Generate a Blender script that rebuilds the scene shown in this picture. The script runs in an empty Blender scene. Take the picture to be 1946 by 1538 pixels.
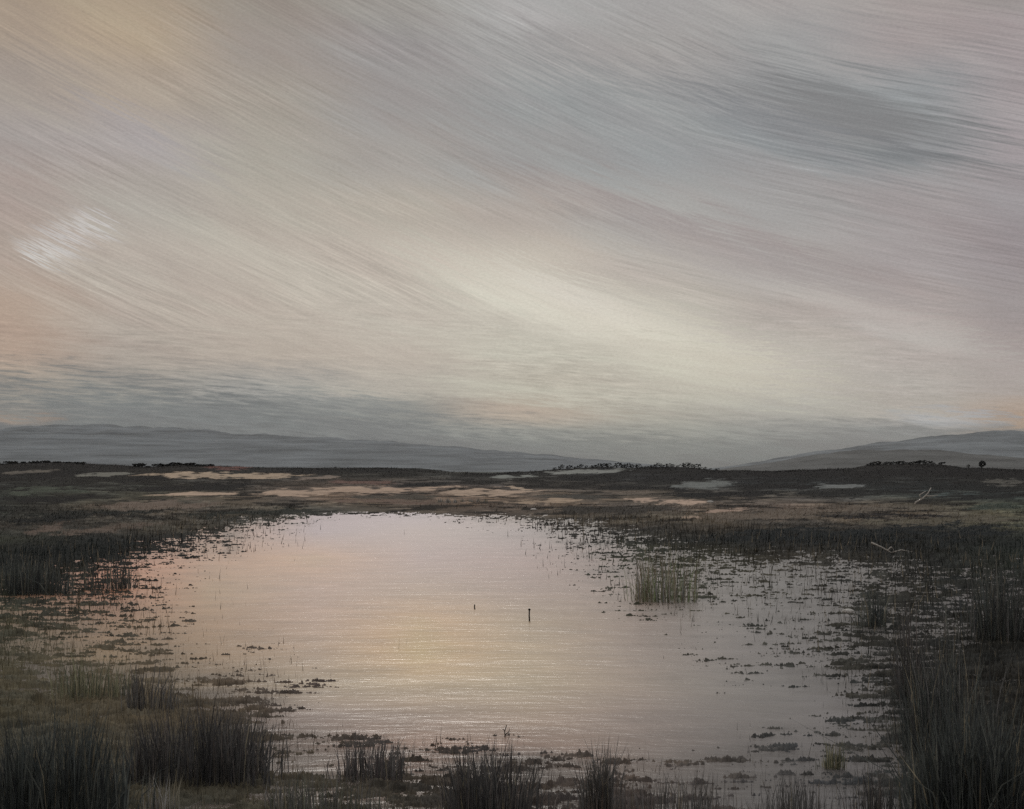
# A wide marsh under a brushed, overcast dusk sky: silty pool, dark heath, far hills.
import bpy, math, random
import numpy as np

random.seed(7)
RNG = np.random.default_rng(11)
SC = bpy.context.scene
COL = SC.collection
H, F, HZ, CX = 3.5, 2600.0, 893.0, 973.0     # eye height, focal length and horizon used to survey the place
S = H * F
SKYK = 1.03

# ------------------------------------------------------------------ helpers
def lin(c):
    c = np.asarray(c, float) / 255.0
    return np.where(c <= 0.04045, c / 12.92, ((c + 0.055) / 1.055) ** 2.4)

_T = RNG.random((8, 256, 256))
def vnoise(x, y, k=0):
    t = _T[k % 8]
    xi = np.floor(x).astype(np.int64); yi = np.floor(y).astype(np.int64)
    fx = x - xi; fy = y - yi
    fx = fx * fx * (3 - 2 * fx); fy = fy * fy * (3 - 2 * fy)
    a = t[xi & 255, yi & 255]; b = t[(xi + 1) & 255, yi & 255]
    c = t[xi & 255, (yi + 1) & 255]; d = t[(xi + 1) & 255, (yi + 1) & 255]
    return (a * (1 - fx) + b * fx) * (1 - fy) + (c * (1 - fx) + d * fx) * fy

def fbm(x, y, octv, k=0, gain=0.5):
    s = 0; a = 1.0; n = 0
    for i in range(octv):
        s = s + a * vnoise(x * 2 ** i + 17.3 * i, y * 2 ** i + 5.1 * i, k + i)
        n += a; a *= gain
    return s / n

def sstep(a, b, x):
    t = np.clip((x - a) / (b - a), 0, 1)
    return t * t * (3 - 2 * t)

def grid_lookup(xs, ys, tab, px, py):
    """smooth bilinear lookup of a survey table; tab[row][col](, channels)"""
    tab = np.asarray(tab, float); xs = np.asarray(xs, float); ys = np.asarray(ys, float)
    px = np.clip(px, xs[0], xs[-1]); py = np.clip(py, ys[0], ys[-1])
    i = np.clip(np.searchsorted(xs, px) - 1, 0, len(xs) - 2)
    j = np.clip(np.searchsorted(ys, py) - 1, 0, len(ys) - 2)
    u = (px - xs[i]) / (xs[i + 1] - xs[i]); v = (py - ys[j]) / (ys[j + 1] - ys[j])
    if tab.ndim == 3:
        u = u[..., None]; v = v[..., None]
    return (tab[j, i] * (1 - u) + tab[j, i + 1] * u) * (1 - v) + (tab[j + 1, i] * (1 - u) + tab[j + 1, i + 1] * u) * v

def at(px, py):
    """survey point -> place on the flat marsh"""
    Y = S / (py - HZ)
    return (px - CX) * Y / F, Y

def tag(o, label=None, cat=None, group=None, kind=None):
    if label: o['label'] = label
    if cat: o['category'] = cat
    if group: o['group'] = group
    if kind: o['kind'] = kind
    return o

def mesh_obj(name, verts, faces, mat, col=None, parent=None, smooth=False):
    """faces: (N,k) int array or list of arrays with constant k"""
    me = bpy.data.meshes.new(name)
    verts = np.asarray(verts, np.float32)
    fl = faces if isinstance(faces, list) else [faces]
    fl = [np.asarray(f, np.int32) for f in fl if len(f)]
    me.vertices.add(len(verts)); me.vertices.foreach_set('co', verts.ravel())
    loops = np.concatenate([f.ravel() for f in fl])
    tot = np.concatenate([np.full(len(f), f.shape[1], np.int32) for f in fl])
    st = np.concatenate([[0], np.cumsum(tot)[:-1]]).astype(np.int32)
    me.loops.add(len(loops)); me.loops.foreach_set('vertex_index', loops)
    me.polygons.add(len(tot)); me.polygons.foreach_set('loop_start', st); me.polygons.foreach_set('loop_total', tot)
    if smooth: me.polygons.foreach_set('use_smooth', np.ones(len(tot), bool))
    me.update(calc_edges=True)
    if col is not None:
        at_ = me.color_attributes.new('Col', 'FLOAT_COLOR', 'POINT')
        c4 = np.ones((len(verts), 4), np.float32); c4[:, :3] = col
        at_.data.foreach_set('color', c4.ravel())
    me.materials.append(mat)
    o = bpy.data.objects.new(name, me); COL.objects.link(o)
    if parent: o.parent = parent
    return o

def grid_faces(nr, nc):
    r, c = np.meshgrid(np.arange(nr - 1), np.arange(nc - 1), indexing='ij')
    a = (r * nc + c).ravel()
    return np.stack([a, a + 1, a + nc + 1, a + nc], 1)

# ------------------------------------------------------------------ node helpers
class NT:
    def __init__(s, tree): s.t = tree; s.n = tree.nodes; s.l = tree.links; s.n.clear()
    def add(s, ty, **kw):
        n = s.n.new(ty)
        for k, v in kw.items(): setattr(n, k, v)
        return n
    def put(s, sock, v):
        if hasattr(v, 'is_output'): s.l.new(v, sock)
        elif v is not None: sock.default_value = v
    def m(s, op, a, b=None, c=None, clamp=False):
        n = s.add('ShaderNodeMath', operation=op, use_clamp=clamp)
        for i, v in enumerate((a, b, c)):
            if v is not None: s.put(n.inputs[i], v)
        return n.outputs[0]
    def vm(s, op, a, b=None):
        n = s.add('ShaderNodeVectorMath', operation=op); s.put(n.inputs[0], a)
        if b is not None: s.put(n.inputs[1], b)
        return n.outputs['Value'] if op in ('LENGTH', 'DOT_PRODUCT') else n.outputs[0]
    def xyz(s, x, y, z=0.0):
        n = s.add('ShaderNodeCombineXYZ')
        for i, v in enumerate((x, y, z)): s.put(n.inputs[i], v)
        return n.outputs[0]
    def noise(s, vec, scale=1.0, detail=2.0, rough=0.5, dist=0.0, dim='3D'):
        n = s.add('ShaderNodeTexNoise', noise_dimensions=dim)
        s.put(n.inputs['Vector'], vec); n.inputs['Scale'].default_value = scale
        n.inputs['Detail'].default_value = detail; n.inputs['Roughness'].default_value = rough
        n.inputs['Distortion'].default_value = dist
        return n.outputs['Fac']
    def rng(s, v, a, b, c=0.0, d=1.0, smooth=True):
        n = s.add('ShaderNodeMapRange', interpolation_type='SMOOTHSTEP' if smooth else 'LINEAR')
        s.put(n.inputs[0], v)
        for i, q in enumerate((a, b, c, d)): n.inputs[i + 1].default_value = q
        return n.outputs[0]
    def mix(s, f, a, b, mode='MIX'):
        n = s.add('ShaderNodeMix', data_type='RGBA', blend_type=mode)
        s.put(n.inputs[0], f)
        for k, v in ((6, a), (7, b)):
            if isinstance(v, (tuple, list, np.ndarray)) and len(v) == 3: v = tuple(float(q) for q in v) + (1.0,)
            s.put(n.inputs[k], v)
        return n.outputs[2]
    def mixf(s, f, a, b):
        n = s.add('ShaderNodeMix', data_type='FLOAT'); s.put(n.inputs[0], f); s.put(n.inputs[2], a); s.put(n.inputs[3], b)
        return n.outputs[0]

# ------------------------------------------------------------------ sky
SUN_EL, SUN_AZ = 38.0, -4.0     # behind the thin cloud over the pool
def build_sky():
    w = bpy.data.worlds.new('World'); SC.world = w; w.use_nodes = True
    N = NT(w.node_tree)
    tc = N.add('ShaderNodeTexCoord').outputs['Generated']
    sp = N.add('ShaderNodeSeparateXYZ'); N.put(sp.inputs[0], tc)
    x, y, z = sp.outputs
    U = N.m('ARCTAN2', x, y)                                  # azimuth from north
    V = N.m('ARCSINE', z)                                     # elevation
    # three families of wind-combed cloud streaks, each with a slope of its own
    def family(deg, along, across, off, det=3.0):
        a = math.radians(deg)
        s_ = N.m('ADD', N.m('MULTIPLY', U, math.cos(a)), N.m('MULTIPLY', V, -math.sin(a)))
        t_ = N.m('ADD', N.m('MULTIPLY', U, math.sin(a)), N.m('MULTIPLY', V, math.cos(a)))
        bend = N.m('MULTIPLY', N.noise(N.xyz(U, V, off), 5.0, 1.0), 0.012)
        t_ = N.m('ADD', t_, bend)
        return N.noise(N.xyz(N.m('MULTIPLY', s_, along), N.m('MULTIPLY', t_, across), off), 1.0, det, 0.68)
    n1 = family(24, 24.0, 560.0, 1.3, 3.0); n2 = family(14, 15.0, 560.0, 4.7, 3.0); n3 = family(4, 42.0, 460.0, 8.1, 3.0)
    big = N.noise(N.xyz(N.m('MULTIPLY', U, 6.0), N.m('MULTIPLY', V, 16.0), 2.0), 1.0, 2.0)
    low = N.rng(N.m('ADD', V, N.m('MULTIPLY', N.m('SUBTRACT', big, 0.5), 0.14)), 0.075, 0.13)
    right = N.rng(N.m('ADD', N.m('ADD', U, N.m('MULTIPLY', V, -0.8)), N.m('MULTIPLY', N.m('SUBTRACT', big, 0.5), 0.35)), -0.12, 0.02)
    st = N.mixf(low, n3, N.mixf(right, n1, n2))
    wide1 = family(22, 4.0, 34.0, 12.0, 4.0); wide2 = family(8, 4.0, 44.0, 15.0, 4.0)
    wide = N.mixf(low, wide2, wide1)
    grain = N.noise(N.xyz(N.m('MULTIPLY', U, 420.0), N.m('MULTIPLY', V, 900.0), 3.0), 1.0, 2.0, 0.6)
    # cloud colour chart: azimuth columns x elevation
    d1 = N.m('MULTIPLY', N.m('SUBTRACT', st, 0.5), 0.018)
    d2 = N.m('MULTIPLY', N.m('SUBTRACT', wide, 0.5), 0.036)
    amp = N.rng(V, 0.0, 0.06, 0.25, 1.0)
    Vw = N.m('ADD', V, N.m('MULTIPLY', N.m('ADD', d1, d2), amp))
    Uw = N.m('ADD', U, N.m('ADD', N.m('MULTIPLY', d2, 1.6), N.m('MULTIPLY', d1, 2.0)))
    cols = [0, 250, 500, 750, 1000, 1250, 1500, 1750, 1946]
    rows = [0, 100, 200, 300, 400, 500, 600, 680, 740, 780, 820, 850, 885]
    chart = {
     0:   [(158,142,122),(162,147,127),(146,138,128),(150,146,140),(163,161,159),(160,158,156),(163,158,155),(160,152,148),(142,136,131)],
     100: [(164,149,132),(172,156,134),(152,143,135),(150,146,144),(156,154,152),(159,156,153),(153,152,151),(160,151,149),(158,149,148)],
     200: [(160,150,140),(170,158,143),(160,152,141),(151,147,144),(148,149,148),(152,152,151),(147,149,149),(143,145,146),(158,150,150)],
     300: [(162,155,150),(168,161,157),(166,160,149),(160,154,148),(152,151,149),(150,152,152),(149,149,149),(141,143,144),(156,149,150)],
     400: [(167,154,146),(172,166,157),(176,169,157),(178,170,158),(170,160,152),(164,161,157),(158,155,153),(156,150,149),(152,146,147)],
     500: [(171,157,146),(180,171,160),(184,175,163),(188,179,167),(194,186,173),(178,170,162),(164,157,153),(158,150,149),(148,140,141)],
     600: [(174,153,137),(176,165,154),(184,174,162),(189,181,169),(195,189,176),(190,185,173),(176,168,161),(168,158,154),(152,143,142)],
     680: [(174,154,138),(168,158,148),(180,170,158),(187,178,166),(193,189,175),(195,191,177),(186,180,170),(176,168,162),(160,150,147)],
     740: [(150,142,132),(144,141,135),(152,151,147),(176,170,160),(186,181,167),(188,183,170),(182,178,168),(176,170,163),(166,157,152)],
     780: [(142,136,128),(131,131,128),(128,131,129),(140,142,138),(178,166,152),(172,168,157),(172,169,161),(172,166,158),(172,156,143)],
     820: [(104,105,108),(104,108,109),(116,120,120),(127,131,130),(145,147,142),(152,152,145),(147,148,144),(142,143,142),(160,144,128)],
     850: [(92,95,98),(96,101,103),(104,109,112),(110,115,117),(116,120,120),(130,132,128),(123,126,124),(108,109,110),(110,106,104)],
     885: [(92,95,98),(96,100,103),(110,115,117),(115,120,120),(110,114,115),(115,118,117),(107,110,110),(98,99,100),(96,96,97)],
    }
    V0, V1 = -0.02, 0.66
    pos = lambda v: (v - V0) / (V1 - V0)
    tpar = N.m('DIVIDE', N.m('SUBTRACT', Vw, V0), V1 - V0)
    acc = None
    for ci, cpx in enumerate(cols):
        r = N.add('ShaderNodeValToRGB'); cr = r.color_ramp; cr.interpolation = 'EASE'
        stops = [(pos(math.atan((HZ - py) / F)), lin(chart[py][ci])) for py in rows]
        top = lin(chart[0][ci])
        stops.append((pos(0.48), top * 1.15)); stops.append((0.97, np.array([0.55, 0.545, 0.54])))
        stops.sort(key=lambda q: q[0])
        while len(cr.elements) < len(stops): cr.elements.new(0.5)
        for e, (p, c) in zip(cr.elements, stops):
            pass
        for k, (p, c) in enumerate(stops):
            cr.elements[k].position = p
        for k, (p, c) in enumerate(stops):
            cr.elements[k].color = (*[float(q) for q in c], 1)
        N.put(r.inputs[0], tpar)
        if acc is None: acc = r.outputs[0]
        else:
            ua = math.atan((cols[ci - 1] - CX) / F); ub = math.atan((cpx - CX) / F)
            acc = N.mix(N.rng(Uw, ua, ub), acc, r.outputs[0])
    # single cloud dabs: place (px,py), half-length, half-width, tilt, colour, strength
    dabs = [
        (420, 806, 640, 66, 5.5, (114, 119, 121), .85), (1180, 850, 420, 36, 2, (124, 128, 126), .5),
        *[(78 + 24 * i, 506 - 15 * i, 50 + 6 * (i % 2), 9, 25, (206, 203, 200), .75) for i in range(5)], (1600, 240, 300, 84, 15, (126, 127, 127), .85),
        (1480, 270, 260, 30, 22, (134, 137, 139), .7), (1150, 612, 430, 62, 18, (216, 211, 196), .85), (1400, 470, 420, 44, 18, (156, 147, 145), .7), (1720, 838, 330, 40, -3, (128, 129, 128), .7), (1730, 318, 130, 18, 8, (116, 119, 121), .6), (1150, 210, 190, 70, 20, (146, 149, 149), .6),
        (1080, 560, 150, 34, 22, (212, 206, 194), .7), (190, 80, 130, 70, 30, (178, 161, 137), .45),
        (1660, 610, 330, 34, 20, (188, 182, 176), .6), (1340, 700, 200, 60, 12, (202, 198, 182), .6),
        (260, 285, 150, 30, 26, (168, 163, 162), .6), (1800, 800, 110, 16, 6, (184, 185, 187), .6),
        (1720, 838, 110, 9, 2, (142, 144, 142), .5), (1000, 786, 210, 26, 3, (186, 170, 154), .3),
        (640, 770, 150, 30, 4, (146, 150, 148), .45), (1000, 30, 100, 40, 12, (178, 177, 175), .5),
        (330, 850, 420, 26, 0, (88, 94, 99), .4), (1925, 806, 40, 14, 24, (184, 158, 134), .5),
        (30, 800, 70, 10, 4, (176, 148, 126), .4),
    ]
    for px, py, a, b, deg, c, k in dabs:
        u0 = math.atan((px - CX) / F); v0 = math.atan((HZ - py) / F); t = math.radians(deg)
        du = N.m('SUBTRACT', Uw, u0); dv = N.m('SUBTRACT', Vw, v0)
        s_ = N.m('MULTIPLY', N.m('ADD', N.m('MULTIPLY', du, math.cos(t)), N.m('MULTIPLY', dv, -math.sin(t))), F / a)
        t_ = N.m('MULTIPLY', N.m('ADD', N.m('MULTIPLY', du, math.sin(t)), N.m('MULTIPLY', dv, math.cos(t))), F / b)
        d = N.m('ADD', N.vm('LENGTH', N.xyz(s_, t_)), N.m('MULTIPLY', N.m('SUBTRACT', st, 0.5), 2.4))
        acc = N.mix(N.rng(d, 1.25, 0.15, 0.0, k), acc, lin(c))
    # streak light and fine grain of the cloud
    patchy = N.noise(N.xyz(N.m('MULTIPLY', U, 7.0), N.m('MULTIPLY', N.m('ADD', V, N.m('MULTIPLY', U, 0.3)), 15.0), 21.0), 1.0, 2.0, 0.6)
    relief = N.rng(patchy, 0.36, 0.66, 0.38, 1.0)
    shade = N.m('ADD', N.m('ADD', 1.0, N.m('MULTIPLY', N.rng(st, 0.25, 0.75, -0.22, 0.22, False), relief)), N.m('MULTIPLY', N.m('SUBTRACT', grain, 0.5), 0.28))
    shade = N.m('ADD', shade, N.rng(wide, 0.25, 0.75, -0.10, 0.10, False))
    glint = N.m('MULTIPLY', N.rng(st, 0.66, 0.80), N.rng(grain, 0.5, 0.7, 0.0, 0.30))
    shade = N.m('ADD', shade, N.m('MULTIPLY', glint, amp))
    shade = N.mixf(amp, N.m('ADD', 0.5, N.m('MULTIPLY', shade, 0.5)), shade)
    cloud = N.mix(1.0, acc, N.xyz(shade, shade, shade), 'MULTIPLY')
    pink = N.mix(N.rng(wide, 0.35, 0.65), (1.015, 0.992, 0.995), (0.99, 1.003, 1.0))
    cloud = N.mix(1.0, cloud, pink, 'MULTIPLY')
    sky = N.add('ShaderNodeTexSky', sky_type='NISHITA', sun_disc=False)
    sky.sun_elevation = math.radians(SUN_EL); sky.sun_rotation = math.radians(SUN_AZ)
    b1 = N.add('ShaderNodeBackground'); N.put(b1.inputs[0], sky.outputs[0]); b1.inputs[1].default_value = 0.05
    b2 = N.add('ShaderNodeBackground'); N.put(b2.inputs[0], cloud); b2.inputs[1].default_value = SKYK
    mx = N.add('ShaderNodeMixShader'); mx.inputs[0].default_value = 0.96
    N.l.new(b1.outputs[0], mx.inputs[1]); N.l.new(b2.outputs[0], mx.inputs[2])
    out = N.add('ShaderNodeOutputWorld'); N.l.new(mx.outputs[0], out.inputs[0])
    w.cycles.sampling_method = 'MANUAL'; w.cycles.sample_map_resolution = 512
build_sky()

sun = bpy.data.lights.new('sun', 'SUN'); sun.energy = 0.6; sun.angle = math.radians(10); sun.color = (1.0, 0.94, 0.87)
so = bpy.data.objects.new('sun', sun); COL.objects.link(so)
so.rotation_euler = (math.radians(90 - SUN_EL), 0, math.radians(180 - SUN_AZ))

# ------------------------------------------------------------------ materials
def new_mat(name):
    m = bpy.data.materials.new(name); m.use_nodes = True
    return m, NT(m.node_tree)

def out_principled(N, base, rough, bump=None, spec=0.3, bstr=0.3, bdist=0.02):
    p = N.add('ShaderNodeBsdfPrincipled'); N.put(p.inputs['Base Color'], base); N.put(p.inputs['Roughness'], rough)
    p.inputs['Specular IOR Level'].default_value = spec
    if bump is not None:
        b = N.add('ShaderNodeBump'); b.inputs['Strength'].default_value = bstr; b.inputs['Distance'].default_value = bdist
        N.put(b.inputs['Height'], bump); N.l.new(b.outputs[0], p.inputs['Normal'])
    o = N.add('ShaderNodeOutputMaterial'); N.l.new(p.outputs[0], o.inputs[0])
    return p

def ground_material():
    m, N = new_mat('marsh_soil')
    col = N.add('ShaderNodeAttribute', attribute_name='Col').outputs['Color']
    pos = N.add('ShaderNodeNewGeometry').outputs['Position']
    n1 = N.noise(pos, 1.7, 8.0, 0.65); n2 = N.noise(pos, 0.09, 4.0, 0.6)
    v = N.m('ADD', N.rng(n1, 0.3, 0.7, 0.7, 1.35, False), N.rng(n2, 0.3, 0.7, -0.15, 0.15, False))
    base = N.mix(1.0, col, N.xyz(v, v, v), 'MULTIPLY')
    out_principled(N, base, 0.9, n1, 0.06, 0.5, 0.04)
    return m

def plant_material(name, rough=0.6):
    m, N = new_mat(name)
    col = N.add('ShaderNodeAttribute', attribute_name='Col').outputs['Color']
    pos = N.add('ShaderNodeNewGeometry').outputs['Position']
    n = N.noise(pos, 9.0, 3.0)
    v = N.rng(n, 0.3, 0.7, 0.75, 1.25, False)
    c = N.mix(1.0, col, N.xyz(v, v, v), 'MULTIPLY')
    df = N.add('ShaderNodeBsdfDiffuse'); N.put(df.inputs[0], c)
    tr = N.add('ShaderNodeBsdfTranslucent'); N.put(tr.inputs[0], c)
    mx = N.add('ShaderNodeMixShader'); mx.inputs[0].default_value = 0.45
    N.l.new(df.outputs[0], mx.inputs[1]); N.l.new(tr.outputs[0], mx.inputs[2])
    o = N.add('ShaderNodeOutputMaterial'); N.l.new(mx.outputs[0], o.inputs[0])
    return m

def water_material():
    m, N = new_mat('silty_water_painted_glow')  # silt tone with the pool's central glow painted into Col
    col = N.add('ShaderNodeAttribute', attribute_name='Col').outputs['Color']
    pos = N.add('ShaderNodeNewGeometry').outputs['Position']
    sp = N.add('ShaderNodeSeparateXYZ'); N.put(sp.inputs[0], pos); x, y, z = sp.outputs
    stir = N.noise(N.xyz(N.m('MULTIPLY', x, 0.5), N.m('MULTIPLY', y, 0.9)), 1.0, 6.0, 0.6)
    base = N.mix(1.0, col, N.xyz(*[N.rng(stir, 0.3, 0.7, 0.85, 1.15, False)] * 3), 'MULTIPLY')
    r1 = N.noise(N.xyz(N.m('MULTIPLY', x, 1.6), N.m('MULTIPLY', y, 4.5)), 1.0, 6.0, 0.62, 0.3)
    r2 = N.noise(N.xyz(N.m('MULTIPLY', x, 0.25), N.m('MULTIPLY', y, 0.8)), 1.0, 5.0, 0.6, 0.3)
    hgt = N.m('ADD', r1, N.m('MULTIPLY', r2, 3.0))
    b = N.add('ShaderNodeBump'); b.inputs['Strength'].default_value = 0.42; b.inputs['Distance'].default_value = 0.05
    N.put(b.inputs['Height'], hgt)
    df = N.add('ShaderNodeBsdfDiffuse'); N.put(df.inputs[0], base)
    N.l.new(b.outputs[0], df.inputs['Normal'])
    gl = N.add('ShaderNodeBsdfGlossy'); gl.inputs['Roughness'].default_value = 0.27; gl.inputs[0].default_value = (1, 1, 1, 1)
    N.l.new(b.outputs[0], gl.inputs['Normal'])
    fr = N.add('ShaderNodeFresnel'); fr.inputs[0].default_value = 1.33
    mx = N.add('ShaderNodeMixShader'); scum = N.add('ShaderNodeAttribute', attribute_name='Scum').outputs['Fac']
    N.put(mx.inputs[0], N.m('MULTIPLY', fr.outputs[0], N.mixf(scum, 0.50, 0.36)))
    N.l.new(df.outputs[0], mx.inputs[1]); N.l.new(gl.outputs[0], mx.inputs[2])
    o = N.add('ShaderNodeOutputMaterial'); N.l.new(mx.outputs[0], o.inputs[0])
    return m

def hill_material(name, rgb):
    m, N = new_mat(name)
    pos = N.add('ShaderNodeNewGeometry').outputs['Position']
    sp = N.add('ShaderNodeSeparateXYZ'); N.put(sp.inputs[0], pos); x, y, z = sp.outputs
    n = N.noise(N.xyz(N.m('MULTIPLY', x, 0.006), N.m('MULTIPLY', y, 0.006), N.m('MULTIPLY', z, 0.12)), 1.0, 7.0, 0.65)
    v = N.rng(n, 0.3, 0.7, 0.5, 1.5, False)
    out_principled(N, N.mix(1.0, rgb, N.xyz(v, v, v), 'MULTIPLY'), 0.9, None, 0.1)
    return m

def wood_material(name, rgb):
    m, N = new_mat(name)
    pos = N.add('ShaderNodeTexCoord').outputs['Object']
    n = N.noise(pos, 30.0, 4.0)
    v = N.rng(n, 0.3, 0.7, 0.6, 1.4, False)
    out_principled(N, N.mix(1.0, rgb, N.xyz(v, v, v), 'MULTIPLY'), 0.8, n, 0.2, 0.5, 0.01)
    return m

M_SOIL = ground_material(); M_PLANT = plant_material('rush_leaf'); M_GRASS = plant_material('marsh_grass_leaf', 0.7)
M_WATER = water_material()
M_WOOD = wood_material('weathered_wood', (0.03, 0.026, 0.022)); M_PALE = wood_material('bleached_wood', (0.42, 0.40, 0.37))
M_STONE = wood_material('pale_stone', (0.5, 0.49, 0.47))

# ------------------------------------------------------------------ survey of the marsh
EX = [0,100,200,300,400,500,650,800,950,1100,1250,1400,1550,1700,1800,1946]
EY = [955,975,1000,1025,1050,1075,1100,1150,1200,1250,1300,1350,1400,1450,1538,1640]
ET = [
 [1]*16,
 [1,1,1,1,1,.6,-.6,-.6,.1,.6,1,1,1,1,1,1],
 [1,1,1,1,.5,-.4,-1,-1,-.6,.1,.8,1,1,1,1,1],
 [1,1,1,.4,0,-.6,-1,-1,-.9,-.3,.3,.9,1,1,1,1],
 [1,1,.7,0,-.3,-.8,-1,-1,-1,-.5,0,.3,.5,.6,.8,.9],
 [1,.7,.3,-.2,-.5,-1,-1,-1,-1,-.6,-.1,-.2,-.2,0,.2,.4],
 [.9,.4,.1,-.1,-.5,-1,-1,-1,-1,-.7,-.2,-.3,-.4,0,.1,.3],
 [.2,.3,.3,-.2,-.6,-1,-1,-1,-1,-.9,-.5,-.6,-.5,.1,-.1,0],
 [.5,.3,-.1,-.1,-.5,-.8,-1,-1,-1,-1,-.8,-.7,-.6,.1,0,0],
 [.6,.1,-.2,.1,-.4,-.7,-.9,-1,-1,-1,-.9,-.7,-.5,0,.2,.1],
 [.6,.3,.1,.1,0,-.4,-.8,-1,-1,-1,-.9,-.7,-.5,0,.4,.3],
 [.7,.6,.5,.3,.4,0,-.6,-.9,-1,-1,-.9,-.7,-.6,.1,.6,.7],
 [.8,.8,.7,.3,.7,.3,-.1,-.4,-.3,-.7,-.8,-.6,-.4,.1,.8,.9],
 [.9,.9,.6,.4,.7,.3,.1,.2,.5,0,-.3,-.2,-.2,.1,.8,.9],
 [.9,.9,.7,.2,.4,.4,.3,.4,.6,.2,.1,-.1,0,-.1,.6,.7],
 [1]*16,
]
GX = [0,300,600,900,1200,1500,1750,1946]
GY = [885,905,925,945,965,985,1005,1030,1060,1120,1300,1538]
GT = [
 [(30,31,32),(34,33,34),(32,34,35),(38,42,42),(32,32,33),(36,36,36),(32,32,32),(25,25,26)],
 [(26,28,30),(42,42,40),(46,46,44),(56,57,55),(36,38,40),(34,36,38),(38,40,41),(30,32,33)],
 [(44,47,45),(50,52,48),(78,70,64),(58,54,52),(52,52,50),(46,52,54),(36,41,42),(44,46,44)],
 [(44,50,46),(66,66,58),(96,84,74),(100,88,78),(84,78,70),(70,68,64),(46,54,54),(46,54,52)],
 [(44,48,46),(74,68,60),(76,74,68),(80,70,62),(80,74,68),(86,78,72),(80,76,68),(60,68,60)],
 [(46,50,48),(70,66,60),(60,62,58),(64,60,56),(74,70,62),(84,78,70),(80,74,66),(78,78,66)],
 [(58,56,52),(66,64,58),(52,54,52),(50,50,48),(60,58,54),(72,68,62),(74,70,62),(72,74,62)],
 [(52,56,50),(44,46,46),(48,46,46),(50,48,50),(48,50,46),(44,46,46),(40,44,44),(42,48,46)],
 [(40,46,46),(40,44,44),(52,46,46),(56,50,54),(56,60,48),(58,56,50),(48,50,48),(44,52,48)],
 [(52,56,48),(56,52,48),(66,58,54),(60,54,54),(60,62,50),(60,60,54),(52,54,52),(46,50,48)],
 [(82,79,66),(92,85,72),(78,70,68),(70,64,62),(72,70,66),(66,68,66),(52,52,50),(48,48,46)],
 [(56,58,54),(78,76,66),(70,68,58),(66,62,58),(80,72,68),(76,76,78),(62,64,62),(54,54,52)],
]
# bare sand, heather, moss, sedge, and far pool gleams painted as grey strips: from, to, half-width, colour
PATCH = [
 (1350,902,1946,900,7,(24,24,26)), (1400,912,1700,915,4,(24,27,29)), (1500,940,1750,935,6,(28,32,33)), (1750,925,1946,930,6,(26,31,32)),
 (1780,948,1946,942,5,(30,35,35)),
 (0,948,120,950,5,(28,31,31)), (60,985,330,975,6,(38,42,40)), (330,985,620,972,6,(46,50,46)), (0,1000,160,990,7,(34,38,38)),
 (640,948,840,944,5,(66,62,56)), (1040,975,1300,968,7,(58,55,51)), (1000,945,1180,948,5,(62,60,56)), (1130,935,1250,938,3,(92,84,76)),
 (0,898,250,905,10,(22,23,25)), (130,905,260,901,3,(100,100,94)), (270,905,600,903,4,(150,135,118)),
 (380,890,480,890,3,(86,62,58)), (210,915,330,912,5,(22,23,25)), (220,935,500,920,8,(22,23,25)),
 (0,935,180,932,8,(60,66,58)), (20,957,200,945,5,(22,23,25)), (290,944,480,938,3,(156,138,122)),
 (470,938,800,930,7,(152,134,119)), (700,930,860,927,4,(152,134,119)), (830,940,1020,934,7,(152,135,120)),
 (960,925,1020,933,2,(150,135,120)), (970,957,1110,952,4,(140,124,108)), (1200,952,1350,957,5,(158,140,126)),
 (180,966,420,958,7,(94,84,76)), (40,1025,130,1000,6,(86,76,69)), (100,1020,300,1000,6,(84,75,68)),
 (620,917,760,920,4,(90,72,66)), (500,897,800,895,6,(22,23,25)), (740,925,860,921,3,(22,23,25)),
 (860,905,1100,897,4,(22,23,25)), (930,908,1030,905,2.5,(112,116,113)), (1030,900,1200,893,4,(116,119,116)),
 (1040,910,1200,905,6,(22,23,25)), (1190,915,1400,905,9,(22,23,25)), (1120,930,1330,928,5,(22,23,25)),
 (1280,925,1400,920,6,(94,98,97)), (1380,925,1560,928,7,(22,23,25)), (1540,928,1640,924,5,(96,100,100)),
 (1260,945,1500,938,7,(22,23,25)), (1310,990,1600,975,8,(90,82,74)), (1330,980,1430,968,3,(142,124,112)),
 (1290,988,1340,990,2,(140,124,110)), (1560,985,1700,990,4,(48,46,46)), (1600,980,1850,988,3,(46,44,44)),
 (1600,1000,1946,990,6,(84,80,70)), (1830,970,1940,965,5,(56,64,58)), (1380,1022,1946,1017,14,(38,44,46)),
 (0,1075,260,1040,18,(36,42,42)), (1860,916,1946,918,6,(72,71,67)), (600,952,860,958,4,(92,78,70)),
 (560,913,640,908,3,(112,102,94)), (0,900,120,893,3,(84,80,74)),
]
GK = 0.85
ET = np.array(ET, float)
for j, yy in enumerate(EY):
    for i, xx in enumerate(EX):
        if 1350 <= yy <= 1538 and 400 <= xx <= 1700: ET[j, i] -= 0.42 if xx < 1100 else 0.25
        if 1075 <= yy <= 1300 and xx <= 400: ET[j, i] -= 0.28
        if 1075 <= yy <= 1250 and xx >= 1700: ET[j, i] += 0.08

def soil(c):
    c = np.asarray(c); l = c.mean(-1, keepdims=True)
    return c / (1.7 - 0.95 * sstep(0.015, 0.055, l))

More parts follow.
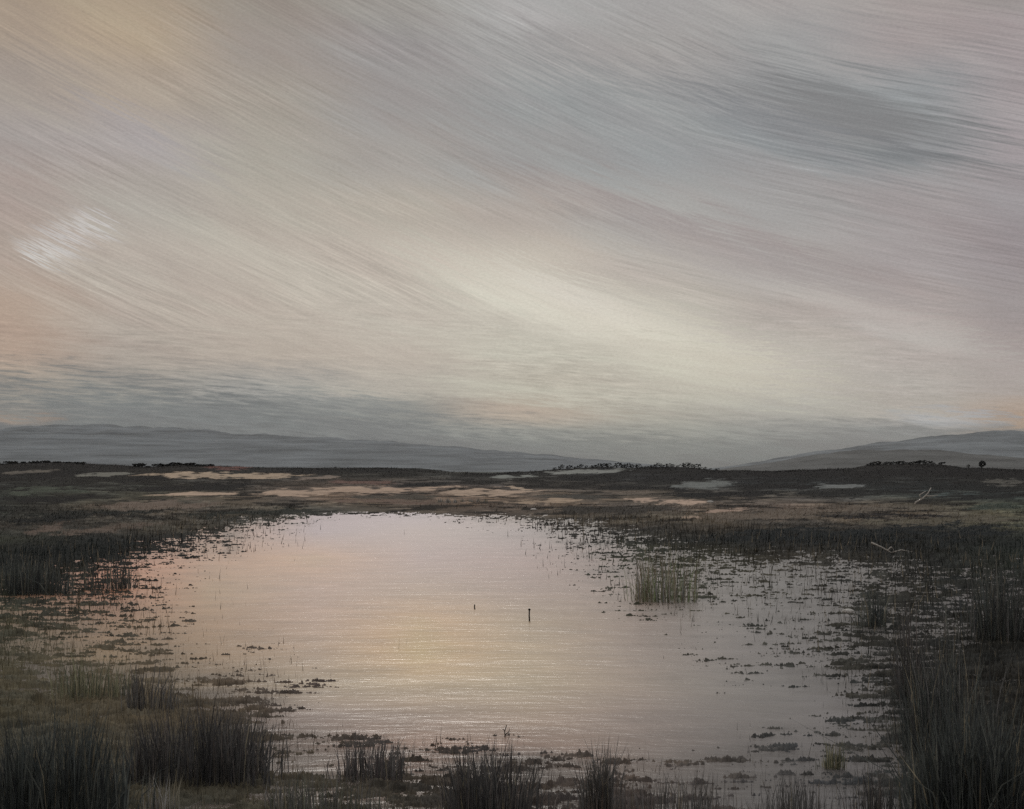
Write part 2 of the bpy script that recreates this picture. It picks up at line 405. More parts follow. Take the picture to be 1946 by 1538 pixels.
def land_colour(px, py):
    c = grid_lookup(GX, GY, lin(GT), px, py)
    n1 = fbm(px / 38.0, py / 5.0, 4, 2, 0.6); n2 = fbm(px / 22.0 + 40 + py * 0.15, py / 1.7, 3, 5, 0.65)
    n3 = fbm(px / 90.0 + 9, py / 10.0, 3, 1)
    c = c * (0.25 + 0.9 * n1 + 0.6 * n2)[..., None]
    c = c * np.stack([0.9 + 0.25 * n3, 0.97 + 0.06 * n3, 1.08 - 0.2 * n3], -1)
    n4 = fbm(px / 70.0 + 3 + py * 0.05, py / 3.0, 4, 4, 0.62); n5 = fbm(px / 55.0 + 70 - py * 0.04, py / 2.4, 4, 7, 0.62)
    far = sstep(1030, 985, py)
    c = c * (1 - 0.72 * sstep(0.53, 0.62, n4) * far)[..., None]
    c = c * (1 + 0.75 * sstep(0.56, 0.66, n5) * far)[..., None]
    for x0, y0, x1, y1, w, k in PATCH:
        t = (px - x0) / (x1 - x0)
        d = np.abs(py + (n3 - 0.5) * w * 1.4 - (y0 + (y1 - y0) * t)) / w
        e = np.clip(np.minimum(t, 1 - t) * 5.0, -1, 1)
        a = sstep(-0.10, 0.28, (1 - d) * 0.6 + np.minimum(e - 1, 0) * 0.6 + (n1 - 0.5) * 1.0 + (n2 - 0.5) * 1.6)
        a = a * ((t > -0.1) & (t < 1.1))
        c = c + (lin(k) * (0.85 + 0.3 * n2)[..., None] - c) * a[..., None]
    return np.clip(soil(c), 0.004, 0.8)

SKX = [-900,0,60,120,200,280,340,420,520,650,720,800,860,930,1000,1060,1120,1200,1300,1360,1450,1540,1620,1650,1720,1790,1830,1946,2800]
SKY_ = [880,881,880,879,884,888,884,887,890,890,889,891,897,900,897,892,889,889,888,894,896,893,890,884,882,884,889,893,889]
def skyline(px): return np.interp(px, SKX, SKY_)

Y_A, Y_B = S / (953.0 - HZ), 420.0
def land_point(px, t):
    """t=0 pool edge of the moor (150 m), t=1 its crest (420 m)"""
    Y = Y_A + (Y_B - Y_A) * t
    py = 953.0 + (skyline(px) - 953.0) * t
    return (px - CX) * Y / F, Y, H - (py - HZ) * Y / F, py

def marsh_height(px, py, X, Y):
    e = grid_lookup(EX, EY, ET, px + 30 * (fbm(X * 0.9, Y * 0.35, 3, 3) - 0.5) , py + 24 * (fbm(X * 0.7 + 50, Y * 0.3, 3, 4) - 0.5))
    n = fbm(X * 1.5, Y * 3.4, 8, 0, 0.84)
    z = 0.075 * e + 0.42 * (n - 0.5)
    calm = sstep(-0.75, -1.0, e)
    return z - 0.12 * calm + 0.10 * sstep(0.75, 1.0, e), e

def build_ground():
    ud = np.arange(-0.40, 0.4001, 0.00066)
    uo = 0.42 + (np.linspace(0, 1, 41)[1:] ** 1.6) * 2.2
    u = np.concatenate([-uo[::-1], ud, uo]); px1 = CX + u * F
    rows = []
    pyr = np.concatenate([np.arange(1720, 953.5, -1.35)])
    PX, PY = np.meshgrid(px1, pyr)
    Y = S / (PY - HZ); X = (PX - CX) * Y / F
    Z, e = marsh_height(PX, PY, X, Y)
    bank = sstep(0.9, 1.0, e)
    Z = np.where(PY > 1610, Z * 0.5 + 0.15, Z)
    fade = sstep(990, 955, PY); Z = Z * (1 - fade) + (0.02 + 0.10 * fbm(X, Y * 0.4, 4, 6)) * fade + 0.02 * fade
    C1 = land_colour(PX, PY)
    t = np.linspace(0, 1, 112)[1:]
    PX2, T = np.meshgrid(px1, t)
    X2, Y2, Z2, PY2 = land_point(PX2, T)
    Z2 = Z2 + 0.10 * sstep(0, 0.1, T) + 0.5 * (fbm(X2 * 0.15, Y2 * 0.05, 4, 2, .6) - 0.5) * sstep(0.1, 0.5, T) + 0.09 * (1 - sstep(0, .1, T)) 
    C2 = land_colour(PX2, PY2)
    yb = np.array([440, 480, 560, 700, 1000, 1600, 2600, 4500, 8000.])
    PX3, Y3 = np.meshgrid(px1, yb); X3 = (PX3 - CX) * Y3 / F
    zc = Z2[-1][None, :]
    Z3 = zc * np.exp(-((Y3 - 420) / 120.0)) + 0 * Y3
    C3 = np.broadcast_to(lin((70, 74, 72)) / GK, PX3.shape + (3,)).copy()
    A = np.concatenate([np.stack([X, Y, Z], -1), np.stack([X2, Y2, Z2], -1), np.stack([X3, Y3, Z3], -1)], 0)
    C = np.concatenate([C1, C2, C3], 0)
    nr, nc = A.shape[:2]
    f1 = grid_faces(nr, nc)
    # the bank the viewer stands on, and what lies behind
    yn = np.concatenate([[-300, -120, -60], np.linspace(-30, Y[0, 0], 24)]); xn = np.linspace(-1, 1, 61)
    XN, YN = np.meshgrid(np.sign(xn) * np.abs(xn) ** 1.5 * 300, yn)
    ZN = 0.2 + 0.15 * (fbm(XN * .6, YN * .6, 4, 3) - .5) - 0.1
    ZN = np.where(YN > Y[0, 0] - 0.1, 0.02, ZN)
    CN = land_colour(np.full(XN.shape, 500.0) + XN * 9, np.full(XN.shape, 1500.0) + YN * 3)
    f2 = grid_faces(*XN.shape) + nr * nc
    V = np.concatenate([A.reshape(-1, 3), np.stack([XN, YN, ZN], -1).reshape(-1, 3)])
    CC = np.concatenate([C.reshape(-1, 3), CN.reshape(-1, 3)])
    o = mesh_obj('ground', V, np.concatenate([f1, f2]), M_SOIL, CC, smooth=True)
    tag(o, kind='structure')
build_ground()

# ------------------------------------------------------------------ water
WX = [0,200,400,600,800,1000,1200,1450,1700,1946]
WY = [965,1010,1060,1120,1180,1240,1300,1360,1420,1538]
WT = [  # pool colours: silt tint, with the glow of the open centre painted in
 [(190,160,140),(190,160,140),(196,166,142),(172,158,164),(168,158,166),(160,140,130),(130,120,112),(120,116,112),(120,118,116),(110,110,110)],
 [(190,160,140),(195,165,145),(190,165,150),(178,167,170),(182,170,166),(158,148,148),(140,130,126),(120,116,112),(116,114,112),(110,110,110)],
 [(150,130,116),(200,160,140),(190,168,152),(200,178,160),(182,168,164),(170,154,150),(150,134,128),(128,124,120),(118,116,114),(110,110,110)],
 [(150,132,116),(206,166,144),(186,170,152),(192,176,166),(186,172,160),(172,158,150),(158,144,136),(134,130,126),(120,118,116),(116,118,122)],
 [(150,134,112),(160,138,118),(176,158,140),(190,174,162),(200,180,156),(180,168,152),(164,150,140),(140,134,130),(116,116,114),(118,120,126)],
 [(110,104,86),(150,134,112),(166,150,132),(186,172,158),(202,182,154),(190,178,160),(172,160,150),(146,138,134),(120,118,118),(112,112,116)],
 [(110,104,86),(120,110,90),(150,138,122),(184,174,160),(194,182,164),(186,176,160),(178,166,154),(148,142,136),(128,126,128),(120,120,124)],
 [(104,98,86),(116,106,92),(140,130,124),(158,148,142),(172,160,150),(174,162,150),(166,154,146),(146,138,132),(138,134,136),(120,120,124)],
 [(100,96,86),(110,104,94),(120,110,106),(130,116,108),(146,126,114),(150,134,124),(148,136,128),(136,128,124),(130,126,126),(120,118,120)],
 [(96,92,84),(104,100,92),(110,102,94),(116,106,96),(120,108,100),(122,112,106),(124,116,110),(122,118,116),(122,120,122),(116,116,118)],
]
def build_water():
    pyr = np.arange(1720, 948, -4.0); u = np.linspace(-0.9, 0.9, 601)
    PX, PY = np.meshgrid(CX + u * F, pyr)
    Y = S / (PY - HZ); X = (PX - CX) * Y / F
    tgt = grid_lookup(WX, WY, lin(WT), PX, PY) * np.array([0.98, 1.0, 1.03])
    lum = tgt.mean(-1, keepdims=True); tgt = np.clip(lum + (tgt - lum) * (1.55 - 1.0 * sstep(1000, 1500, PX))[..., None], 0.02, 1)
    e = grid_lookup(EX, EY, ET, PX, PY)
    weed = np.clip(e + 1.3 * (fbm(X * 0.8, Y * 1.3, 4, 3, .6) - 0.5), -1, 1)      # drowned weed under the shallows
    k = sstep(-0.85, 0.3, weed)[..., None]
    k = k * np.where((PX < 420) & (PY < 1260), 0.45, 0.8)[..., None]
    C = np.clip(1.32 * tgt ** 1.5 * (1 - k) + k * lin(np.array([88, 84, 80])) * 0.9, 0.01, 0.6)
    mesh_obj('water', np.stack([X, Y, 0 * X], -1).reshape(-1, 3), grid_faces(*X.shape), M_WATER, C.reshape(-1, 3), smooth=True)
    a = bpy.data.objects['water'].data.attributes.new('Scum', 'FLOAT', 'POINT'); a.data.foreach_set('value', k.astype(np.float32).ravel())
    tag(bpy.data.objects['water'], kind='structure')
build_water()

# ------------------------------------------------------------------ hills
def hill(name, prof, dist, depth, mat, seed):
    px = np.linspace(prof[0][0], prof[-1][0], 420)
    top = np.interp(px, [p[0] for p in prof], [p[1] for p in prof])
    k = np.hanning(21); k /= k.sum()
    top = np.convolve(np.pad(top, 10, 'edge'), k, 'valid')
    hgt = (HZ - top) * dist / F + H
    hgt = hgt + hgt * 0.16 * (fbm(px / 30.0, px * 0 + seed, 4, seed) - 0.5)
    v = np.linspace(-1, 1, 41)
    PXX, VV = np.meshgrid(px, v)
    bell = np.cos(VV * math.pi / 2) ** 1.2
    Y = dist + VV * depth; X = (PXX - CX) * dist / F
    Z = -2 + (np.maximum(hgt, 0)[None, :] + 2) * bell + 5 * (fbm(X / 60, Y / 60, 4, seed) - 0.5) * bell * np.clip(hgt / 20, 0, 1)[None, :]
    o = mesh_obj(name, np.stack([X, Y, Z], -1).reshape(-1, 3), grid_faces(*X.shape), mat, smooth=True)
    tag(o, kind='structure')
M_H1 = hill_material('far_moor', (0.165, 0.185, 0.20)); M_H2 = hill_material('near_fell', (0.11, 0.115, 0.115))
hill('hills', [(-900,850),(-200,835),(0,818),(90,810),(260,812),(480,824),(700,838),(900,852),(1050,866),(1250,885),(1400,900)], 2900, 700, M_H1, 3)
hill('hills', [(1250,900),(1420,884),(1560,858),(1680,842),(1800,828),(1880,816),(1930,824),(2100,838),(2600,870),(2900,900)], 2700, 600, M_H1, 5)
hill('hills', [(1330,900),(1440,884),(1540,866),(1640,856),(1760,858),(1860,866),(1980,874),(2200,900)], 1800, 350, M_H2, 6)

# ------------------------------------------------------------------ plants
def blades(base, hgt, wid, lean, col, seg=2, tipcol=None):
    """arrays -> (verts, faces list, colours) for curved tapering leaves"""
    n = len(base)
    ang = RNG.uniform(0, 2 * math.pi, n) if False else RNG.normal(0, 0.5, n)
    sx = np.cos(ang) * wid / 2; sy = np.sin(ang) * wid / 2
    vs = []; cs = []
    fr = [0, 0.55] if seg == 2 else [0]
    tip = np.stack([base[:, 0] + lean[:, 0], base[:, 1] + lean[:, 1], base[:, 2] + hgt], -1)
    for q in fr:
        mid = np.stack([base[:, 0] + lean[:, 0] * q * q, base[:, 1] + lean[:, 1] * q * q, base[:, 2] + hgt * q], -1)
        k = 1 - 0.25 * q
        off = np.stack([sx * k, sy * k, 0 * sx], -1)
        vs += [mid - off, mid + off]
    vs.append(tip)
    m = len(vs)
    V = np.stack(vs, 1).reshape(-1, 3)
    i = np.arange(n)[:, None] * m
    if seg == 2:
        F_ = [i + np.array([[0, 1, 3, 2]]), i + np.array([[2, 3, 4]])]
    else:
        F_ = [i + np.array([[0, 1, 2]])]
    tc = col if tipcol is None else tipcol
    C = np.repeat(col[:, None, :], m, 1); C[:, -1] = tc
    return V, F_, C.reshape(-1, 3)

def blade_obj(name, *a, mat=None, **k):
    V, F_, C = blades(*a, **k)
    return mesh_obj(name, V, F_, mat or M_PLANT, C)

GREENBLACK = [(34,40,40),(40,46,44),(30,34,36),(48,52,48)]
CHARCOAL = [(40,40,40),(46,46,46),(52,48,46),(36,36,38)]
PURPLE = [(66,54,54),(56,48,50),(74,62,58),(46,42,42)]
OLIVE = [(58,60,44),(66,66,48),(48,52,42),(76,72,54)]
KHAKI = [(112,106,88),(96,90,74),(128,118,98),(70,68,58)]
GOLD = [(140,122,94),(120,104,80),(96,86,68),(150,130,100)]
SEDGE = [(64,74,48),(54,62,46),(86,90,66),(120,112,88)]
BLUEGREY = [(70,78,84),(84,90,94),(54,60,64),(100,104,106)]
BROWN = [(64,56,50),(54,50,46),(74,64,56),(44,42,40)]

def clump(name, px, base, w, top, n, pal, label, cat='reeds', wid=0.010, spread=0.5, droop=0.13, pale=0.04, group='reed and sedge clumps in the shallows'):
    X, Y = at(px, base)
    w_m = w * Y / F; h_m = (base - top) * Y / F
    a = RNG.normal(0, 0.42, n); a = np.clip(a, -1.15, 1.15)
    lobes = RNG.uniform(-0.8, 0.8, 5); pick = RNG.integers(0, 5, n)
    a = np.where(RNG.random(n) < 0.6, np.clip(lobes[pick] + RNG.normal(0, 0.16, n), -1.2, 1.2), a)
    d = RNG.uniform(-1, 1, n)
    bx = a * w_m / 2; by = d * spread * w_m * 0.6
    prof = np.sqrt(np.clip(1 - (a / 1.4) ** 2, 0.1, 1))
    h = h_m * prof * RNG.uniform(0.28, 1.15, n) * (1 - 0.15 * d)
    lean = np.stack([RNG.normal(0, droop, n) * h + a * 0.10 * h, RNG.normal(0, droop, n) * h], -1)
    bent = RNG.random(n) < 0.10; lean[bent] *= 3.2; h[bent] *= 0.7
    pal = lin(pal); q = 0.5 if name == 'reed_clump' else 0.35; pal = ((1 - q) * pal + q * pal.mean(1, keepdims=True)) * 4.6
    c = np.clip(pal[RNG.integers(0, len(pal), n)], 0, .16 if name == 'reed_clump' else .36) * RNG.uniform(0.6, 1.3, n)[:, None]
    lightc = lin((140, 134, 118)) * 1.1
    isl = RNG.random(n) < pale
    c[isl] = lightc * RNG.uniform(0.6, 1.1, isl.sum())[:, None]
    W = wid * RNG.uniform(0.5, 1.4, n)
    bz = np.full(n, -0.06)
    V, F_, C = blades(np.stack([bx, by, bz], -1), h + 0.06, W, lean, c, tipcol=c * 0.85)
    o = mesh_obj(name, V, F_, M_PLANT, C); o.location = (X, Y, 0.0)
    tag(o, label, cat, group)
    return o

clump('reed_clump', 130, 1566, 262, 1352, 1100, GREENBLACK, 'tall blue-black reed clump filling the bottom left corner of the pool', wid=.014)
clump('reed_clump', 34, 1552, 80, 1390, 130, KHAKI, 'thin khaki reed clump at the left edge, in front of the blue-black reeds', pale=.3)
clump('reed_clump', 392, 1482, 300, 1338, 1150, CHARCOAL, 'broad charcoal reed clump standing right of the blue-black corner reeds', wid=.013)
clump('grass_tuft', 305, 1556, 84, 1462, 90, KHAKI, 'pale dry grass tuft at the bottom edge below the charcoal reed clump', 'grass tuft', pale=.3)
clump('reed_clump', 700, 1478, 150, 1392, 300, PURPLE, 'low purple-brown reed clump where the pale water ends, left of bottom centre')
clump('reed_clump', 610, 1556, 280, 1462, 300, OLIVE, 'low olive green reed clump along the bottom edge, left of centre')
clump('reed_clump', 945, 1566, 220, 1412, 560, CHARCOAL, 'dark upright reed clump at the bottom edge in the centre', wid=.013)
clump('reed_clump', 1146, 1548, 84, 1408, 240, BROWN, 'narrow round-topped brown reed clump right of the dark bottom centre clump')
clump('reed_clump', 1300, 1556, 230, 1456, 230, BROWN, 'sparse thin reed clump with pale water showing through, right of the narrow brown clump', wid=.007)
clump('reed_clump', 1500, 1556, 150, 1470, 220, BLUEGREY, 'bluish grey reed clump at the bottom edge, left of the black-green corner reeds', wid=.009)
clump('reed_clump', 1650, 1556, 130, 1440, 150, CHARCOAL, 'loose dark reed clump between the bluish grey reeds and the corner reeds', wid=.008)
clump('reed_clump', 1842, 1580, 236, 1335, 1200, GREENBLACK, 'large black-green reed clump in the bottom right corner of the pool', wid=.015)
clump('reed_clump', 1812, 1430, 190, 1205, 460, GREENBLACK + BROWN[:1], 'tall brown-green reed clump behind the black-green corner reeds on the right', wid=.012)
clump('reed_clump', 1730, 1330, 46, 1118, 110, CHARCOAL, 'slim dark column of reeds standing at the right side of the pale water', wid=.014, droop=.05)
clump('reed_clump', 1885, 1215, 150, 1062, 300, SEDGE[:2] + GREENBLACK, 'dark green reed clump at the right edge below the far bank', wid=.02)
clump('grass_tuft', 1790, 1562, 100, 1488, 130, GOLD, 'golden dry grass tuft in front of the bottom right corner reeds', 'grass tuft', droop=.25)
clump('grass_tuft', 1922, 1562, 60, 1498, 90, GOLD, 'orange-tan grass tuft at the very bottom right corner', 'grass tuft', droop=.2)
clump('sedge_clump', 1262, 1142, 150, 1044, 260, SEDGE, 'green sedge clump with pale stems on the far shore, right of centre', 'sedge', wid=.018, pale=.38)
clump('reed_clump', 60, 1128, 170, 1052, 420, GREENBLACK, 'dark bank reeds at the left edge where the shore meets the pool', wid=.024)
clump('reed_clump', 215, 1120, 110, 1060, 150, GREENBLACK, 'ragged dark reed clump in the peach shallows beside the left bank', wid=.02)
clump('sedge_clump', 165, 1330, 170, 1236, 230, OLIVE, 'olive yellow sedge clump in the left shallows above the corner reeds', 'sedge', wid=.014)
clump('reed_clump', 285, 1352, 100, 1252, 150, BROWN, 'dark brown weed clump at the left edge of the bright water', wid=.012)
clump('reed_clump', 1655, 1190, 90, 1112, 100, GREENBLACK, 'small dark weed clump in the grey water under the far right bank', wid=.018)
clump('sedge_clump', 1578, 1460, 60, 1400, 110, OLIVE, 'small khaki sedge clump in grey water, lower right', 'sedge', wid=.009)
for q in (838, 852, 867, 880, 896, 911, 924):
    clump('straw_tuft', q, 957 + random.uniform(-1.5, 2), 11, 946 + random.uniform(-1, 2), 40, GOLD, 'small yellow straw tuft in the row on the far shore above the bright water', 'straw', wid=.06, pale=.3, group='straw tufts on the far shore')

# grass over the land and thin stems in the shallows: nobody could count these
def scatter_land(n):
    px = RNG.uniform(-120, 2070, n); t = RNG.random(n)
    near = RNG.random(n) < 0.45
    py = np.where(near, RNG.uniform(953, 1060, n), 0)
    pxc = px
    X2, Y2, Z2, P2 = land_point(pxc, t ** 0.9)
    Z2 = Z2 + 0.1 + 0.5 * (fbm(X2 * 0.15, Y2 * 0.05, 4, 2, .6) - 0.5) * sstep(0.1, 0.5, t ** .9)
    pyn = np.maximum(py, 953.1); Y1 = S / (pyn - HZ); X1 = (pxc - CX) * Y1 / F
    Z1, e = marsh_height(pxc, pyn, X1, Y1)
    fade = sstep(990, 955, pyn); Z1 = Z1 * (1 - fade) + 0.06 * fade
    X = np.where(near, X1, X2); Y = np.where(near, Y1, Y2); Z = np.where(near, Z1, Z2); P = np.where(near, pyn, P2)
    C = land_colour(pxc, P)
    ok = np.where(near, e > 0.35, RNG.random(n) < np.where(P < skyline(px) + 5, 1.0, 0.4))
    bright = C.mean(1) > 0.16
    ok &= ~(bright & (RNG.random(n) < 0.985))
    X, Y, Z, P, C = X[ok], Y[ok], Z[ok], P[ok], C[ok]; k = len(X)
    h = np.clip(RNG.normal(4.0, 1.8, k), 1.2, 9) * Y / F * np.where(P < 960, 0.38, 1.0) * np.where(P < skyline(px[ok]) + 4, 1.25, 1.0)
    w = RNG.uniform(0.7, 1.7, k) * Y / F
    lean = np.stack([(0.35 + RNG.normal(0, 0.45, k)) * h, RNG.normal(0, .3, k) * h], -1)
    C = C * RNG.uniform(0.95, 1.75, k)[:, None]
    o = blade_obj('marsh_grass', np.stack([X, Y, Z - 0.02], -1), h, w, lean, np.clip(C, .004, .7), seg=1, mat=M_GRASS)
    tag(o, 'short rough grass and heather covering the dark moor', 'grass', kind='stuff')
scatter_land(70000)

def scatter_shallows(n):
    px = RNG.uniform(-60, 2010, n); py = RNG.uniform(985, 1600, n)
    Y = S / (py - HZ); X = (px - CX) * Y / F
    Z, e = marsh_height(px, py, X, Y)
    patch = fbm(px / 60.0, py / 60.0, 3, 6)
    ok = (RNG.random(n) < sstep(-0.95, 0.5, e + 1.2 * (patch - 0.5)) * 0.9) & (e < 0.98)
    px, py, X, Y, Z, e = px[ok], py[ok], X[ok], Y[ok], Z[ok], e[ok]; k = len(X)
    h = RNG.gamma(2.0, 11.0, k) * Y / F * (0.5 + 0.5 * sstep(-1, .3, e)); h = np.clip(h, 0.03, 0.6)
    w = RNG.uniform(0.6, 1.5, k) * 1.3 * Y / F
    lean = np.stack([RNG.normal(0, .12, k) * h, RNG.normal(0, .2, k) * h], -1)
    C = land_colour(px, py) * RNG.uniform(0.8, 2.0, k)[:, None]
    pl = RNG.random(k) < 0.12
    C[pl] = lin((140, 132, 116)) / GK * RNG.uniform(.5, 1, pl.sum())[:, None]
    o = blade_obj('water_weed', np.stack([X, Y, np.minimum(Z, 0.02) - 0.03], -1), h, w, lean, np.clip(C, .004, .6), seg=1, mat=M_GRASS)
    tag(o, 'thin weed stems scattered through the shallow edges of the pool', 'weed', kind='stuff')
scatter_shallows(60000)

# ------------------------------------------------------------------ shrubs on the skyline
def shrub_mesh(name, w, h, lean, n, seed, cols):
    r = np.random.default_rng(seed)
    # leaf clumps in an uneven crown, on a short forked stem
    cen = r.normal(0, 1, (n, 3)); cen /= np.linalg.norm(cen, axis=1)[:, None]
    rad = r.uniform(0.35, 1.0, n) ** 0.5
    bump = 0.75 + 0.5 * vnoise(cen[:, 0] * 2 + seed, cen[:, 2] * 2 + seed, 1)
    p = cen * (rad * bump)[:, None]
    P = np.stack([p[:, 0] * w / 2, p[:, 1] * w / 2, h * 0.58 + p[:, 2] * h * 0.42], -1)
    P[:, 0] += lean * P[:, 2]
    s = r.uniform(0.08, 0.17, n) * max(w, h)
    d1 = r.normal(0, 1, (n, 3)); d1 /= np.linalg.norm(d1, axis=1)[:, None]
    d2 = np.cross(d1, r.normal(0, 1, (n, 3))); d2 /= np.linalg.norm(d2, axis=1)[:, None]
    V = np.stack([P - d1 * s[:, None], P + d2 * s[:, None] * .6, P + d1 * s[:, None], P - d2 * s[:, None] * .6], 1).reshape(-1, 3)
    Fq = np.arange(n)[:, None] * 4 + np.array([[0, 1, 2, 3]])
    c = lin(cols)[r.integers(0, len(cols), n)] / GK * r.uniform(.6, 1.3, n)[:, None]
    C = np.repeat(c, 4, 0)
    return V, Fq, C

def stem_mesh(pts, rads, sides=6):
    pts = np.asarray(pts, float); V = []; Fq = []
    for i, (p, r) in enumerate(zip(pts, rads)):
        d = pts[min(i + 1, len(pts) - 1)] - pts[max(i - 1, 0)]; d /= np.linalg.norm(d)
        a = np.cross(d, [0.3, 1, 0.1]); a /= np.linalg.norm(a); b = np.cross(d, a)
        for k in range(sides):
            t = 2 * math.pi * k / sides
            V.append(p + r * (a * math.cos(t) + b * math.sin(t)))
    for i in range(len(pts) - 1):
        for k in range(sides):
            Fq.append((i * sides + k, i * sides + (k + 1) % sides, (i + 1) * sides + (k + 1) % sides, (i + 1) * sides + k))
    n = len(V); V += [pts[0], pts[-1]]
    T = [(n, (k + 1) % sides, k) for k in range(sides)] + [(n + 1, n - sides + k, n - sides + (k + 1) % sides) for k in range(sides)]
    return np.array(V), [np.array(Fq), np.array(T)]

def ridge_at(px):
    X, Y, Z, py = land_point(np.array([px * 1.0]), np.array([0.985]))
    Z = Z + 0.1 + 0.5 * (fbm(X * 0.15, Y * 0.05, 4, 2, .6) - 0.5)
    return float(X[0]), float(Y[0]), float(Z[0])

def thing(name, loc, label, cat, group=None):
    o = bpy.data.objects.new(name, None); COL.objects.link(o); o.location = loc; o.empty_display_size = 0.3
    return tag(o, label, cat, group)

DARK = [(30,30,30),(36,38,36),(42,42,40),(26,28,30)]
def shrub_proto(w, h, lean, n, seed, label, group):
    r = thing('shrub', (0, 0, 0), label, 'shrub', group)
    V, Fq, C = shrub_mesh('crown', w, h, lean, n, seed, DARK)
    mesh_obj('crown', V, Fq, M_PLANT, C, parent=r)
    V, Fq = stem_mesh([(0, 0, -0.15), (lean * h * .25, 0, h * .25), (lean * h * .6, 0.03, h * .6)], (h * .05, h * .04, h * .015))
    mesh_obj('trunk', V, Fq, M_WOOD, parent=r)
    return r

def copy_tree(o):
    c = o.copy(); COL.objects.link(c)
    for ch in o.children:
        k = ch.copy(); COL.objects.link(k); k.parent = c
    return c

def shrub_row(pxs, w, h, lean, label, group, seed):
    protos = [shrub_proto(w, h, lean, 70, seed + i, label, group) for i in range(3)]
    for i, px in enumerate(pxs):
        o = protos[i] if i < 3 else copy_tree(protos[i % 3])
        x, y, z = ridge_at(px)
        s = random.uniform(0.45, 1.0)
        o.location = (x, y, z - 0.05); o.scale = (s * random.uniform(1.0, 1.8), s, s * random.uniform(.75, 1.2))
        o.rotation_euler = (0, 0, random.uniform(-.3, .3))

pxs = [1052, 1064, 1078, 1091, 1100, 1112, 1124, 1134, 1143, 1152, 1161, 1170, 1180, 1189, 1199, 1208, 1217, 1226, 1236, 1246, 1256, 1266, 1276, 1286, 1297, 1308, 1318, 1328, 1338, 1348, 1360]
shrub_row(pxs, 1.9, 1.7, 0.55, 'small black shrub in the wind-bent row on the skyline right of centre', 'wind-bent shrubs on the skyline right of centre', 20)
pxs2 = [1648, 1658, 1668, 1680, 1692, 1704, 1716, 1728, 1742, 1756, 1770, 1786]
shrub_row(pxs2, 2.2, 1.4, 0.8, 'low dark shrub leaning in the skyline row towards the right edge', 'leaning shrubs on the right skyline', 40)
pxs3 = [262, 280, 298, 314, 330, 345, 360, 376, 392]
shrub_row(pxs3, 2.6, 0.9, 0.5, 'low black heather bush on the left skyline above the tan sand strip', 'heather bushes on the left skyline', 60)
pxs4 = [20, 44, 66, 86, 108, 128, 150]
shrub_row(pxs4, 3.0, 0.8, 0.2, 'low dark bush on the skyline at the left edge', 'bushes on the skyline at the left edge', 70)
b = shrub_proto(2.4, 2.3, 0.05, 160, 90, 'rounded black bush standing up from the skyline near the right edge', None)
x, y, z = ridge_at(1866); b.location = (x, y, z - .1)
b = shrub_proto(1.1, 1.2, 0.05, 60, 93, 'tiny dark bush on the skyline just left of the rounded black bush', None)
x, y, z = ridge_at(1840); b.location = (x, y, z - .05)

# ------------------------------------------------------------------ small things in and by the water
def stake(px, py, h, r, knob, label):
    X, Y = at(px, py)
    V, Fq = stem_mesh([(0, 0, -.3), (0.004, 0, 0), (-0.004, 0, h * .5), (0, 0, h)], (r * 1.2, r * 1.1, r, r * .9), 8)
    o = mesh_obj('stake', V, Fq, M_WOOD, smooth=True); o.location = (X, Y, 0)
    tag(o, label, 'stake')
    if knob:
        t = np.linspace(0, math.pi, 7)
        V, Fq = stem_mesh([(0, 0, h - .01 + knob * (1 - math.cos(a))) for a in t], [max(knob * math.sin(a), .003) for a in t], 10)
        mesh_obj('knob', V, Fq, M_WOOD, parent=o, smooth=True)
stake(1006, 1181, 0.25, 0.017, 0.030, 'thin dark stake with a round knob standing in the bright water')
stake(902, 1158, 0.12, 0.016, 0, 'very short dark stake in the bright water, left of the knobbed stake')

def branch(name, px, py, paths, mat, label, cat, lift=0.0):
    X, Y = at(px, py)
    k = Y / F
    Vs = []; Q = []; T = []; n = 0
    for pts, r0 in paths:
        P = [(a * k, d * k, c * k + lift) for a, d, c in pts]
        rr = np.linspace(r0 * k, r0 * k * .4, len(P))
        V, (fq, ft) = stem_mesh(P, rr, 6)
        Vs.append(V); Q.append(fq + n); T.append(ft + n); n += len(V)
    o = mesh_obj(name, np.concatenate(Vs), [np.concatenate(Q), np.concatenate(T)], mat); o.location = (X, Y, 0)
    return tag(o, label, cat)
branch('twig', 962, 1400, [([(-5, 0, -8), (-2, 0, 2), (-3, 0, 10), (1, 0, 22)], 1.7), ([(-2, 0, 3), (5, 1, 9), (7, 1, 15)], 1.1), ([(-3, 0, 11), (-8, 1, 15)], 0.9)],
       M_WOOD, 'small dark forked twig sticking up where the bright water meets the reeds', 'twig')
branch('driftwood', 1690, 1054, [([(-34, 0, 20), (-16, 0, 12), (0, 0, 3), (8, 0, -2)], 1.9), ([(-4, 0, 4), (4, 2, 12), (10, 2, 4)], 1.9), ([(4, 0, 1), (24, 5, 6), (46, 8, 2)], 1.4)],
       M_PALE, 'pale broken driftwood lying against the dark far bank, right side', 'driftwood', 0.05)
branch('dead_branch', 1738, 962, [([(0, 0, 0), (2, 0, 6), (16, 0, 14), (26, 0, 24), (32, 2, 34)], 2.0), ([(14, 0, 13), (10, 3, 20), (22, 3, 27)], 1.6), ([(20, 0, 18), (32, -2, 18), (44, -2, 20)], 1.4)],
       M_PALE, 'bleached crooked dead branch standing on the dark moor at the right', 'branch', 0.05)

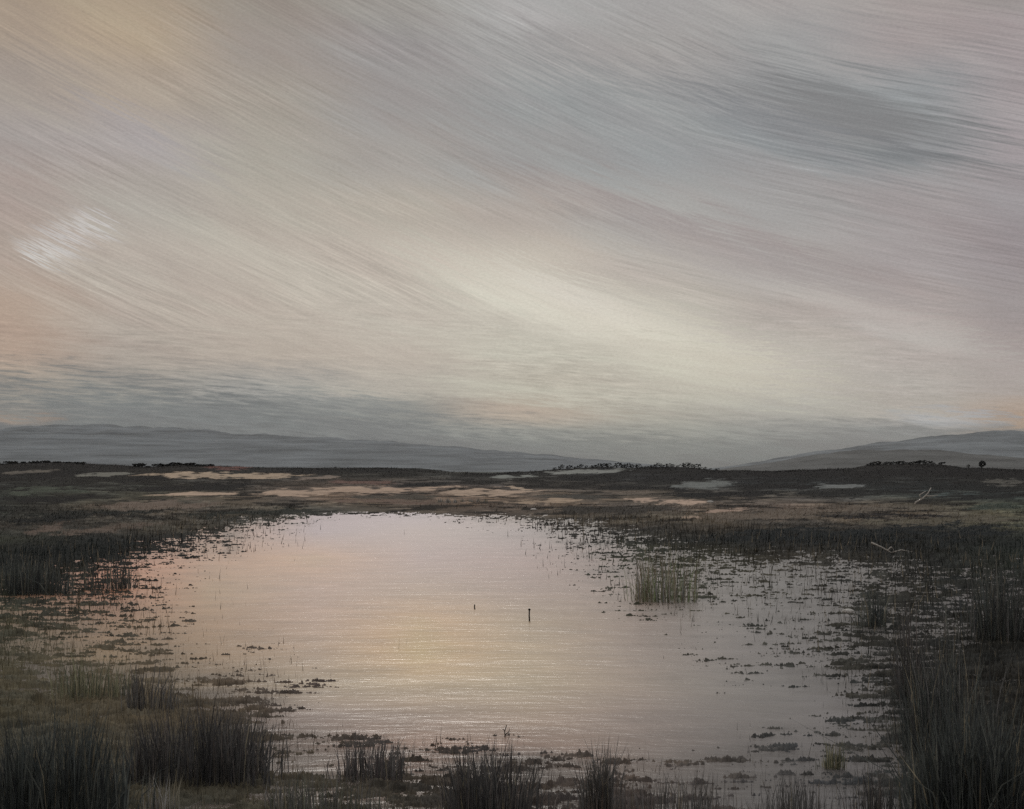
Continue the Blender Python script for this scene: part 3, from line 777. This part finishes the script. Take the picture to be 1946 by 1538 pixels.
def stone(px, py, w, label):
    X, Y = at(px, py); k = Y / F
    th = np.linspace(0, math.pi, 9); ph = np.linspace(0, 2 * math.pi, 15)[:-1]
    V = []
    for a in th:
        for q in ph:
            d = np.array([math.sin(a) * math.cos(q), math.sin(a) * math.sin(q), math.cos(a)])
            r = 0.8 + 0.4 * float(vnoise(np.array([d[0] * 1.7 + px]), np.array([d[2] * 1.7 + d[1]]), 2)[0])
            V.append(d * r * np.array([w, w * .7, w * .45]) * k / 2)
    nc = 14; Q = [(i * nc + j, i * nc + (j + 1) % nc, (i + 1) * nc + (j + 1) % nc, (i + 1) * nc + j) for i in range(8) for j in range(nc)]
    o = mesh_obj('stone', np.array(V), np.array(Q), M_STONE, smooth=True); o.location = (X, Y, 0.10 + w * k * .1)
    tag(o, label, 'stone', 'pale stones on the moor')
stone(1014, 972, 12, 'pale stone on the brown shore just right of the yellow straw tufts')
stone(1350, 958, 14, 'pale stone at the right-hand tip of the small tan sand strip')
stone(1612, 1172, 22, 'flat pale stone breaking the grey water on the right')

# ------------------------------------------------------------------ air
def build_haze(density=0.00004):
    m, N = new_mat('moist_air')
    v = N.add('ShaderNodeVolumePrincipled'); v.inputs['Color'].default_value = (0.80, 0.82, 0.84, 1); v.inputs['Density'].default_value = density
    v.inputs['Anisotropy'].default_value = 0.2
    o = N.add('ShaderNodeOutputMaterial'); N.l.new(v.outputs[0], o.inputs['Volume'])
    x, y0, y1, z0, z1 = 6500, -400, 8200, -8, 160
    V = [(-x, y0, z0), (x, y0, z0), (x, y1, z0), (-x, y1, z0), (-x, y0, z1), (x, y0, z1), (x, y1, z1), (-x, y1, z1)]
    Fq = np.array([(0, 3, 2, 1), (4, 5, 6, 7), (0, 1, 5, 4), (1, 2, 6, 5), (2, 3, 7, 6), (3, 0, 4, 7)])
    tag(mesh_obj('haze', V, Fq, m), 'thin pale air between the moor and the far hills', 'haze', kind='stuff')
build_haze()

# ------------------------------------------------------------------ camera and render settings
cam = bpy.data.cameras.new('camera'); co = bpy.data.objects.new('camera', cam); COL.objects.link(co)
co.location = (0, 0, H); co.rotation_euler = (math.radians(90), 0, 0)
cam.sensor_width = 36; cam.lens = 36 * F / 1946; cam.shift_y = (HZ - 769) / 1946
cam.clip_start = 0.1; cam.clip_end = 20000
SC.camera = co
SC.view_settings.view_transform = 'Standard'; SC.view_settings.look = 'None'
SC.view_settings.exposure = 0; SC.view_settings.gamma = 1
SC.render.engine = 'CYCLES'
SC.cycles.use_denoising = False
SC.cycles.max_bounces = 5; SC.cycles.volume_bounces = 0
